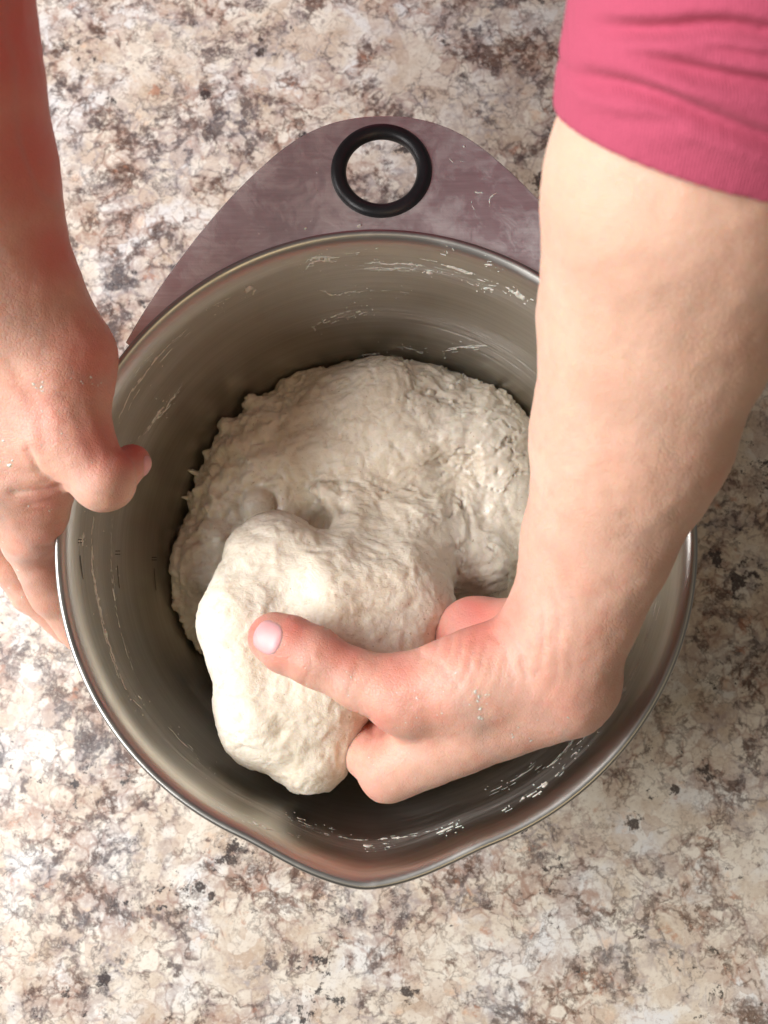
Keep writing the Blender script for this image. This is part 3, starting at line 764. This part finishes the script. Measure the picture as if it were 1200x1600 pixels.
def arm_fold():
    f = Field((-0.06, -0.125, 0.045), (0.26, 0.36, 0.36), 0.0014)
    up = (0.3, 0.2, 1)
    fore = [(EL, 0.0370), (P(1075,300,0.245), 0.0385), (P(1035,480,0.218), 0.0355), (P(982,690,0.190), 0.0300), (P(932,850,0.168), 0.0235), (P(897,955,0.153), 0.0205)]
    f.chain(fore, 0.010)
    f.chain([(P(1215,-60,0.285), 0.034), (EL, 0.0370)], 0.010)
    # back of the wrist and the bend into the hand
    f.cone(P(897,955,0.153), 0.0203, P(872,1040,0.140), 0.0205, 0.010)
    f.ell(P(890,1048,0.140), (0.014, 0.016, 0.016), 0.010)
    # palm: four metacarpals from index (top, towards the spout) to little finger (low)
    W = [P(880,1075,0.136), P(865,1060,0.126), P(850,1035,0.116), P(840,1000,0.108)]
    K = [P(610,1203,0.113), P(600,1180,0.092), P(612,1130,0.074), P(640,1075,0.064)]
    for w_, k_, r0, r1 in zip(W, K, (0.0175, 0.017, 0.0165, 0.016), (0.0125, 0.0125, 0.0115, 0.0105)):
        f.cone(w_, r0, k_, r1, 0.010)
    f.cone(P(860,990,0.118), 0.015, P(740,985,0.095), 0.0125, 0.008)      # heel of the palm
    f.cone(P(740,985,0.095), 0.0125, P(700,1000,0.085), 0.011, 0.008)
    # fingers curl under the flap
    fing = [[K[0], P(548,1160,0.082), P(480,1085,0.064), P(470,1040,0.062)],
            [K[1], P(545,1120,0.066), P(470,1050,0.054), P(455,1005,0.054)],
            [K[2], P(560,1080,0.056), P(500,1010,0.048), P(485,975,0.050)],
            [K[3], P(595,1030,0.050), P(550,970,0.044), P(540,945,0.046)]]
    for c, r in zip(fing, (0.0088, 0.0088, 0.0084, 0.0075)):
        f.cone(c[0], r*1.25, c[1], r*1.02, 0.004); f.cone(c[1], r*1.02, c[2], r*0.92, 0.003); f.cone(c[2], r*0.92, c[3], r*0.84, 0.003)
    # thumb with its own muscle pad
    f.cone(P(830,1030,0.140), 0.0195, P(740,1062,0.137), 0.0168, 0.010)
    f.cone(P(740,1062,0.137), 0.0168, P(632,1085,0.132), 0.0142, 0.009)
    f.cone(P(632,1085,0.132), 0.0140, P(560,1062,0.130), 0.0108, 0.005)
    f.cone(P(560,1062,0.130), 0.0108, P(492,1028,0.1285), 0.0110, 0.004)
    f.cone(P(492,1028,0.1285), 0.0110, P(450,1008,0.1265), 0.0108, 0.003)
    f.cone(P(450,1008,0.1265), 0.0108, P(427,997,0.1245), 0.0098, 0.003)
    return f
def finish_arm(f, name, creases, stripes, reds, pales, wets, parent):
    V, F = f.mesh(); V = relax(V, F, 4)
    N = normals(V, F); px = pix_of(V)
    up = np.clip(N@np.array([0, -0.1, 1.0])*3, 0, 1)
    d = 0.0005*fbm(V, 55, 3, 3)+0.00012*fbm(V, 260, 3, 8)
    for pts, wd, dp in creases:
        q = [np.array(p) for p in pts]
        D = np.min([_sd2(px, q[i], q[i+1]) for i in range(len(q)-1)], axis=0)
        d -= dp*np.exp(-(D/wd)**2)*up
    for (c, r, ang, per, dp) in stripes:
        u = (px[:, 0]-c[0])*math.cos(ang)+(px[:, 1]-c[1])*math.sin(ang)
        v = -(px[:, 0]-c[0])*math.sin(ang)+(px[:, 1]-c[1])*math.cos(ang)
        u2 = u+0.3*per*fbm(np.stack([px[:, 0]/40, px[:, 1]/40, px[:, 0]*0], 1), 1, 2, 4)+0.0022*v*v
        m = np.exp(-((u/r[0])**2+(v/r[1])**2))
        d -= dp*m*(0.5+0.5*np.cos(2*math.pi*u2/per))**3*up
    V = V+N*d[:, None]
    o = link_mesh(name, V, F, SKIN)
    def fld(lst):
        a = np.zeros(len(V))
        for (x, y, r, s) in lst: a = np.maximum(a, s*np.exp(-(((px[:, 0]-x)**2+(px[:, 1]-y)**2)/r**2)))
        return a
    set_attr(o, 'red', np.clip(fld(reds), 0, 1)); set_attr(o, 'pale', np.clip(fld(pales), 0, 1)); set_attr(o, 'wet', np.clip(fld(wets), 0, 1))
    return o, V, F
def _sd2(p, a, b):
    ba = b-a; t = np.clip(((p-a)@ba)/max(ba@ba, 1e-9), 0, 1); return np.linalg.norm(p-a-t[:, None]*ba, axis=1)

LA = 'left'
def arm_grip():
    f = Field((-0.30, -0.10, 0.03), (-0.05, 0.36, 0.32), 0.0014)
    f.chain([(P(-250,-180,0.265), 0.040), (P(-170,-30,0.245), 0.0375), (P(-110,130,0.222), 0.0330), (P(-58,270,0.200), 0.0290), (P(-22,390,0.182), 0.0255)], 0.010)
    # hand body: back of the hand towards the camera
    f.cone(P(-22,390,0.182), 0.0250, P(10,480,0.172), 0.0240, 0.012)
    f.cone(P(40,480,0.170), 0.020, P(92,560,0.160), 0.0190, 0.010)          # thumb metacarpal
    f.cone(P(92,560,0.160), 0.0190, P(100,675,0.153), 0.0168, 0.010)
    W = [P(20,480,0.168), P(-20,480,0.160), P(-60,480,0.150), P(-95,490,0.140)]
    K = [P(10,735,0.140), P(-45,740,0.122), P(-80,735,0.100), P(-95,720,0.080)]
    for w_, k_, r0, r1 in zip(W, K, (0.019, 0.018, 0.017, 0.016), (0.0150, 0.0135, 0.0125, 0.011)):
        f.cone(w_, r0, k_, r1, 0.012)
    f.cone(P(60,600,0.152), 0.016, P(20,740,0.135), 0.015, 0.010)
    # fingers run down the outside of the bowl
    f.cone(P(70,745,0.140), 0.0125, P(52,830,0.118), 0.0125, 0.010)
    fing = [[K[0], P(46,845,0.108), P(84,925,0.086), P(128,990,0.072)],
            [K[1], P(-10,830,0.088), P(50,925,0.066), P(110,980,0.054)],
            [K[2], P(-40,815,0.068), P(30,900,0.048), P(90,950,0.040)],
            [K[3], P(-50,790,0.052), P(20,850,0.036), P(70,890,0.028)]]
    for c, r in zip(fing, (0.0105, 0.0100, 0.0095, 0.0082)):
        f.cone(c[0], r*1.25, c[1], r*1.05, 0.006); f.cone(c[1], r*1.05, c[2], r*0.94, 0.003); f.cone(c[2], r*0.94, c[3], r*0.82, 0.003)
    # thumb hooks over the rim
    f.cone(P(100,675,0.153), 0.0150, P(158,748,0.150), 0.0118, 0.006)
    f.ell(P(165,752,0.149), (0.0118, 0.0118, 0.0118), 0.003)
    f.cone(P(168,745,0.144), 0.0098, P(208,722,0.128), 0.0070, 0.003)
    f.cone(P(208,722,0.128), 0.0070, P(221,724,0.123), 0.0048, 0.002)
    return f

fF = arm_fold()
CR = [([(655,1020),(690,1040),(715,1075)], 5, 0.0004), ([(560,1040),(552,1062),(540,1090)], 4, 0.0003), ([(483,1010),(487,1040),(475,1070)], 4, 0.00025),
      ([(790,965),(812,1010),(822,1060)], 5, 0.0007), ([(770,990),(790,1010),(800,1050)], 5, 0.0006), ([(575,1125),(585,1150),(560,1190)], 6, 0.0012)]
ST = [((715,1030), (75, 45), math.radians(20), 19, 0.00055), ((850,1000), (60, 90), math.radians(5), 26, 0.00045)]
RED = [(395,985,34,0.75),(460,975,45,0.65),(540,1005,45,0.6),(620,1040,45,0.5),(740,960,60,0.85),(680,990,40,0.6),(585,1140,35,0.6),(560,1235,45,0.35),(430,1010,60,0.35),(640,1090,60,0.25),(880,1090,80,0.15)]
PALE = [(1000,260,320,0.95),(1000,520,260,0.85),(960,760,180,0.6),(620,1200,60,0.4),(600,1090,40,0.2)]
WET = [(620,1100,90,0.7),(760,1080,80,0.6),(480,1050,70,0.6),(420,1000,60,0.5)]
o1, V1, F1 = finish_arm(fF, 'folding_arm', CR, ST, RED, PALE, WET, person)
fG = arm_grip()
CR2 = [([(42,702),(60,740),(95,768)], 5, 0.0012), ([(20,770),(60,768),(95,765)], 5, 0.0010), ([(40,792),(70,785),(95,780)], 4, 0.0005), ([(60,855),(95,850)], 4, 0.0006),
       ([(120,640),(140,690),(150,720)], 9, 0.0004), ([(10,560),(60,640),(70,700)], 14, 0.0005)]
ST2 = [((165,700), (26, 30), math.radians(50), 12, 0.00030), ((60,780), (60, 26), math.radians(80), 22, 0.0004), ((110,650), (45, 55), math.radians(110), 30, 0.00025)]
RED2 = [(205,705,34,1.0),(160,690,50,0.55),(150,560,70,0.55),(60,230,120,0.85),(85,390,60,0.75),(20,60,160,0.95),(90,860,60,0.4),(75,780,30,0.5),(60,660,60,0.3)]  # red on forearm and wrist paints in their shade; on the hand, skin redness
PALE2 = [(60,730,40,0.3),(150,790,30,0.3)]
WET2 = [(60,700,90,0.6),(170,770,60,0.6),(20,900,120,0.6),(110,620,60,0.4)]
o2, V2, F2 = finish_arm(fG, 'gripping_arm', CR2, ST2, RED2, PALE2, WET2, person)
# one skin mesh for the person's body: both arms and the trunk under the shirt
def join(objs, name):
    V = []; F = []; b = 0; at = {k: [] for k in ('red', 'pale', 'wet')}
    for o in objs:
        n = len(o.data.vertices); c = np.empty(n*3, np.float32); o.data.vertices.foreach_get('co', c); V.append(c.reshape(-1, 3))
        m = len(o.data.polygons); q = np.empty(m*4, np.int32); o.data.loops.foreach_get('vertex_index', q); F.append(q.reshape(-1, 4)+b); b += n
        for k in at:
            a = np.empty(n, np.float32)
            if k in o.data.attributes: o.data.attributes[k].data.foreach_get('value', a)
            else: a[:] = 0
            at[k].append(a)
    for o in objs:
        me = o.data; bpy.data.objects.remove(o); bpy.data.meshes.remove(me)
    r = link_mesh(name, np.concatenate(V), np.concatenate(F), SKIN)
    for k in at: set_attr(r, k, np.concatenate(at[k]))
    return r
SHR = np.array([0.235, 0.60, 0.50]); SHL = np.array([-0.185, 0.60, 0.50])
E1, E0 = P(1200,-60,0.285), P(-250,-180,0.265)
def trunk(f, g=0.0):
    f.cone((0.02, 0.66, 0.02), 0.115+g, (0.02, 0.66, 0.40), 0.120+g, 0.03)
    f.cone(SHL+np.array([0.03,0.03,0]), 0.055+g, SHR+np.array([-0.03,0.03,0]), 0.055+g, 0.05)
    f.cone((0.02, 0.64, 0.40), 0.115+g, (0.02, 0.64, 0.47), 0.10+g, 0.04)
ft = Field((-0.40, 0.24, -0.15), (0.40, 0.86, 0.66), 0.007)
trunk(ft, -0.008)
ft.cone((0.02, 0.63, 0.52), 0.050, (0.02, 0.60, 0.60), 0.046, 0.02)
Vt, Ft = ft.mesh(); ot = link_mesh('t', relax(Vt, Ft, 2), Ft, SKIN)
body = join([o1, o2, ot], 'body'); adopt(body, person)

# shirt: trunk and both sleeves; the near sleeve is built finer
CA, CB = P(876,192,0.266), P(1200,274,0.262)
axd = P(1075,330,0.242)-P(1145,110,0.268); axd /= np.linalg.norm(axd)
CT = (CB-CA)/np.linalg.norm(CB-CA); CN = axd-CT*(axd@CT); CN /= np.linalg.norm(CN)
f = Field((-0.40, 0.10, -0.15), (0.40, 0.88, 0.66), 0.006)
trunk(f)
f.cone(SHR, 0.062, E1+np.array([0.01,0.05,0.02]), 0.050, 0.02)
f.cone(SHL, 0.062, E0+np.array([0.0,0.03,0.0]), 0.052, 0.02)
Vs, Fs = f.mesh(); Vs = relax(Vs, Fs, 3); Ns = normals(Vs, Fs)
Vs = Vs+Ns*(0.006*fbm(Vs*np.array([1, 1, 1.6]), 9, 3, 4))[:, None]
shirt = link_mesh('shirt', Vs, Fs, SHIRT); adopt(shirt, person)
tag(shirt, 'pink jersey shirt with pushed-up sleeves')
f = Field((0.02, 0.03, 0.14), (0.27, 0.30, 0.42), 0.0012)
f.cone(E1, 0.0450, E1+(SHR-E1)*0.45, 0.054, 0.01)
f.cone(E1, 0.0450, P(1145,110,0.268), 0.0432, 0.008)
f.cone(P(1145,110,0.268), 0.0432, P(1075,330,0.242), 0.0415, 0.006)
f.cone(P(1118,180,0.260), 0.0396, P(1060,390,0.234), 0.0398, 0.0005, cut=True)
sl, X = f.box(f.lo, f.lo+f.n*f.h)
f.smax(sl, ((X-CA)@CN).astype(np.float32), 0.0008)
Vs, Fs = f.mesh(); Vs = relax(Vs, Fs, 2); Ns = normals(Vs, Fs)
s_ = (Vs-CA)@CN; u_ = (Vs-CA)@CT
wob = 0.010*vnoise(np.stack([u_*14, s_*8, u_*0], 1), 1, 3)
q = np.stack([u_*11, (s_+wob)*62, u_*0], 1)
fold = 0.4*vnoise(q, 0.35, 14)
fold2 = vnoise(np.stack([u_*16, (s_+wob)*120, u_*0], 1), 1.0, 9)
amp = np.clip(-s_/0.018, 0.0, 1)
pxs = pix_of(Vs); valley = 0
def fade(D, along): return np.exp(-D**2)*along
for pts, wd, dp in (([(900,40),(1024,48),(1125,36),(1230,56)], 13, 1.0), ([(980,88),(1106,116),(1240,138)], 13, 0.9), ([(860,108),(1020,144),(1106,184),(1240,232)], 14, 1.0), ([(1050,66),(1240,96)], 10, 0.5), ([(930,176),(1060,196)], 12, 0.35)):
    pts = densify(pts, 2)
    D = np.min([_sd2(pxs, np.array(pts[i]), np.array(pts[i+1])) for i in range(len(pts)-1)], axis=0)
    x0, x1 = pts[0][0], pts[-1][0]
    al = np.clip((pxs[:, 0]-x0)/110, 0, 1)*np.clip((x1+60-pxs[:, 0])/110, 0, 1)
    valley = valley+dp*al*al*(3-2*al)*(np.exp(-(D/wd)**2)-0.6*np.exp(-((D-2.0*wd)/(1.3*wd))**2))
Vs = Vs-Ns*(0.0024*valley*np.clip(Ns[:, 2]*3, 0, 1))[:, None]
lim = np.clip((0.030-np.abs(Ns@CN)*0.03)/0.03, 0, 1)
Vs = Vs+Ns*(0.0040*amp*fold*np.clip(0.4+u_/0.05, 0.35, 1)+0.0002*amp*fold2-0.0006*np.exp(-((s_+0.012)/0.0012)**2))[:, None]
slv = link_mesh('sleeve', Vs, Fs, SHIRT); slv.parent = shirt; slv.matrix_parent_inverse = Matrix.Identity(4)

# nails
from mathutils.bvhtree import BVHTree
def nail(c, along, up, ln, wd, Vm, Fm, name='thumbnail'):
    near = np.linalg.norm(Vm[Fm[:, 0]]-np.array(c), axis=1) < 0.03; Fl = Fm[near]; uq, inv = np.unique(Fl, return_inverse=True)
    tree = BVHTree.FromPolygons([tuple(p) for p in Vm[uq]], [tuple(map(int, r)) for r in inv.reshape(-1, 4)])
    along = np.array(along, float); along /= np.linalg.norm(along); up = np.array(up, float); up -= along*(up@along); up /= np.linalg.norm(up)
    side = np.cross(up, along); V = []; F = []; n, m = 14, 12
    for j in range(n+1):
        v = j/n*2-1
        for i in range(m+1):
            u = i/m*2-1
            prof = (1-abs(v)**3.2*0.28) if v > 0 else (1-abs(v)**2.6*0.34)
            x = u*wd/2*prof; y = v*ln/2*(1-0.20*u*u)
            p0 = np.array(c)+side*x+along*y+up*0.02
            loc, nr, _, _ = tree.ray_cast(Vector(p0), Vector(-up), 0.04)
            edge = max(abs(u), abs(v))
            V.append(np.array(loc)+up*(0.0005-0.0006*edge**6) if loc is not None else np.array(c)+side*x+along*y)
    top = len(V)
    V += [p-up*0.0007 for p in V]
    W_ = m+1
    for j in range(n):
        for i in range(m):
            a = j*W_+i; F.append((a, a+1, a+W_+1, a+W_)); F.append((a+top+W_, a+top+W_+1, a+top+1, a+top))
    ring = [i for i in range(W_)]+[j*W_+m for j in range(1, n+1)]+[n*W_+i for i in range(m-1, -1, -1)]+[j*W_ for j in range(n-1, 0, -1)]
    for i in range(len(ring)):
        a, b = ring[i], ring[(i+1) % len(ring)]; F.append((a, a+top, b+top, b))
    o = link_mesh(name, V, F, NAIL); adopt(o, person); return o
nail(P(420,996,0.134), P(392,986,0.131)-P(450,1010,0.136), (-0.45, -0.05, 1), 0.0135, 0.0125, V1, F1)
nail(P(221,727,0.129), P(234,728,0.120)-P(208,722,0.130), (0.30, -0.25, 1.0), 0.0085, 0.0088, V2, F2)

# crumbs of wet dough left on the skin
def flecks(Vm, Fm, pts, seed):
    from mathutils.bvhtree import BVHTree
    tree = BVHTree.FromPolygons([tuple(p) for p in Vm], [tuple(map(int, r)) for r in Fm])
    rg = np.random.default_rng(seed); V = []; F = []
    for (x, y, r_) in pts:
        d = PIX_CAM_ROT @ np.array([(x-600)/F_PX, -(y-800)/F_PX, -1.0]); d /= np.linalg.norm(d)
        loc, nr, _, _ = tree.ray_cast(Vector(PIX_CAM_POS), Vector(d), 1.0)
        if loc is None: continue
        nr = np.array(nr); t1 = np.cross(nr, [0.3, 1, 0.1]); t1 /= np.linalg.norm(t1); t2 = np.cross(nr, t1); b = len(V); K = 9
        ph = rg.random(3)*6; el = rg.uniform(0.5, 1.0); ro = rg.random()*3
        V.append(np.array(loc)+nr*r_*0.30)
        for ring, hgt in ((0.55, 0.22), (1.0, -0.10)):
            for i in range(K):
                a = 2*math.pi*i/K; q = r_*ring*(1+0.30*math.sin(2*a+ph[0])+0.22*math.sin(3*a+ph[1])); cx_, cy_ = q*math.cos(a), q*el*math.sin(a)
                V.append(np.array(loc)+t1*(cx_*math.cos(ro)-cy_*math.sin(ro))+t2*(cx_*math.sin(ro)+cy_*math.cos(ro))+nr*r_*hgt)
        for i in range(K):
            j = (i+1) % K; F.append((b, b+1+i, b+1+j)); F.append((b+1+i, b+1+K+i, b+1+K+j, b+1+j))
    return V, F
def cloud(cx_, cy_, sx, sy, n, r0, r1, seed):
    g = np.random.default_rng(seed); return [(g.normal(cx_, sx), g.normal(cy_, sy), g.uniform(r0, r1)) for _ in range(n)]
fa = cloud(755,1085,16,18,12,.0002,.0008,1)+cloud(640,1110,60,35,12,.0002,.0005,2)+cloud(560,1075,40,25,6,.0002,.0005,3)+cloud(820,1150,30,15,7,.0002,.0006,4)+cloud(600,1210,30,20,5,.0002,.0005,5)
fb = cloud(130,588,22,8,7,.0003,.0007,6)+cloud(65,603,14,6,5,.0003,.0007,7)+cloud(8,712,8,10,5,.0004,.0012,8)+cloud(25,915,14,16,8,.0003,.0008,9)+cloud(110,680,40,50,8,.0002,.0004,10)+cloud(60,800,30,30,5,.0002,.0005,11)
va, fa_ = flecks(V1, F1, fa, 1); vb, fb_ = flecks(V2, F2, fb, 2)
fo = link_mesh('dough_crumbs', va+vb, fa_+[tuple(i+len(va) for i in q) for q in fb_], DRIED); adopt(fo, person); tag(fo, 'tiny crumbs of wet dough stuck to the hands', kind='stuff')
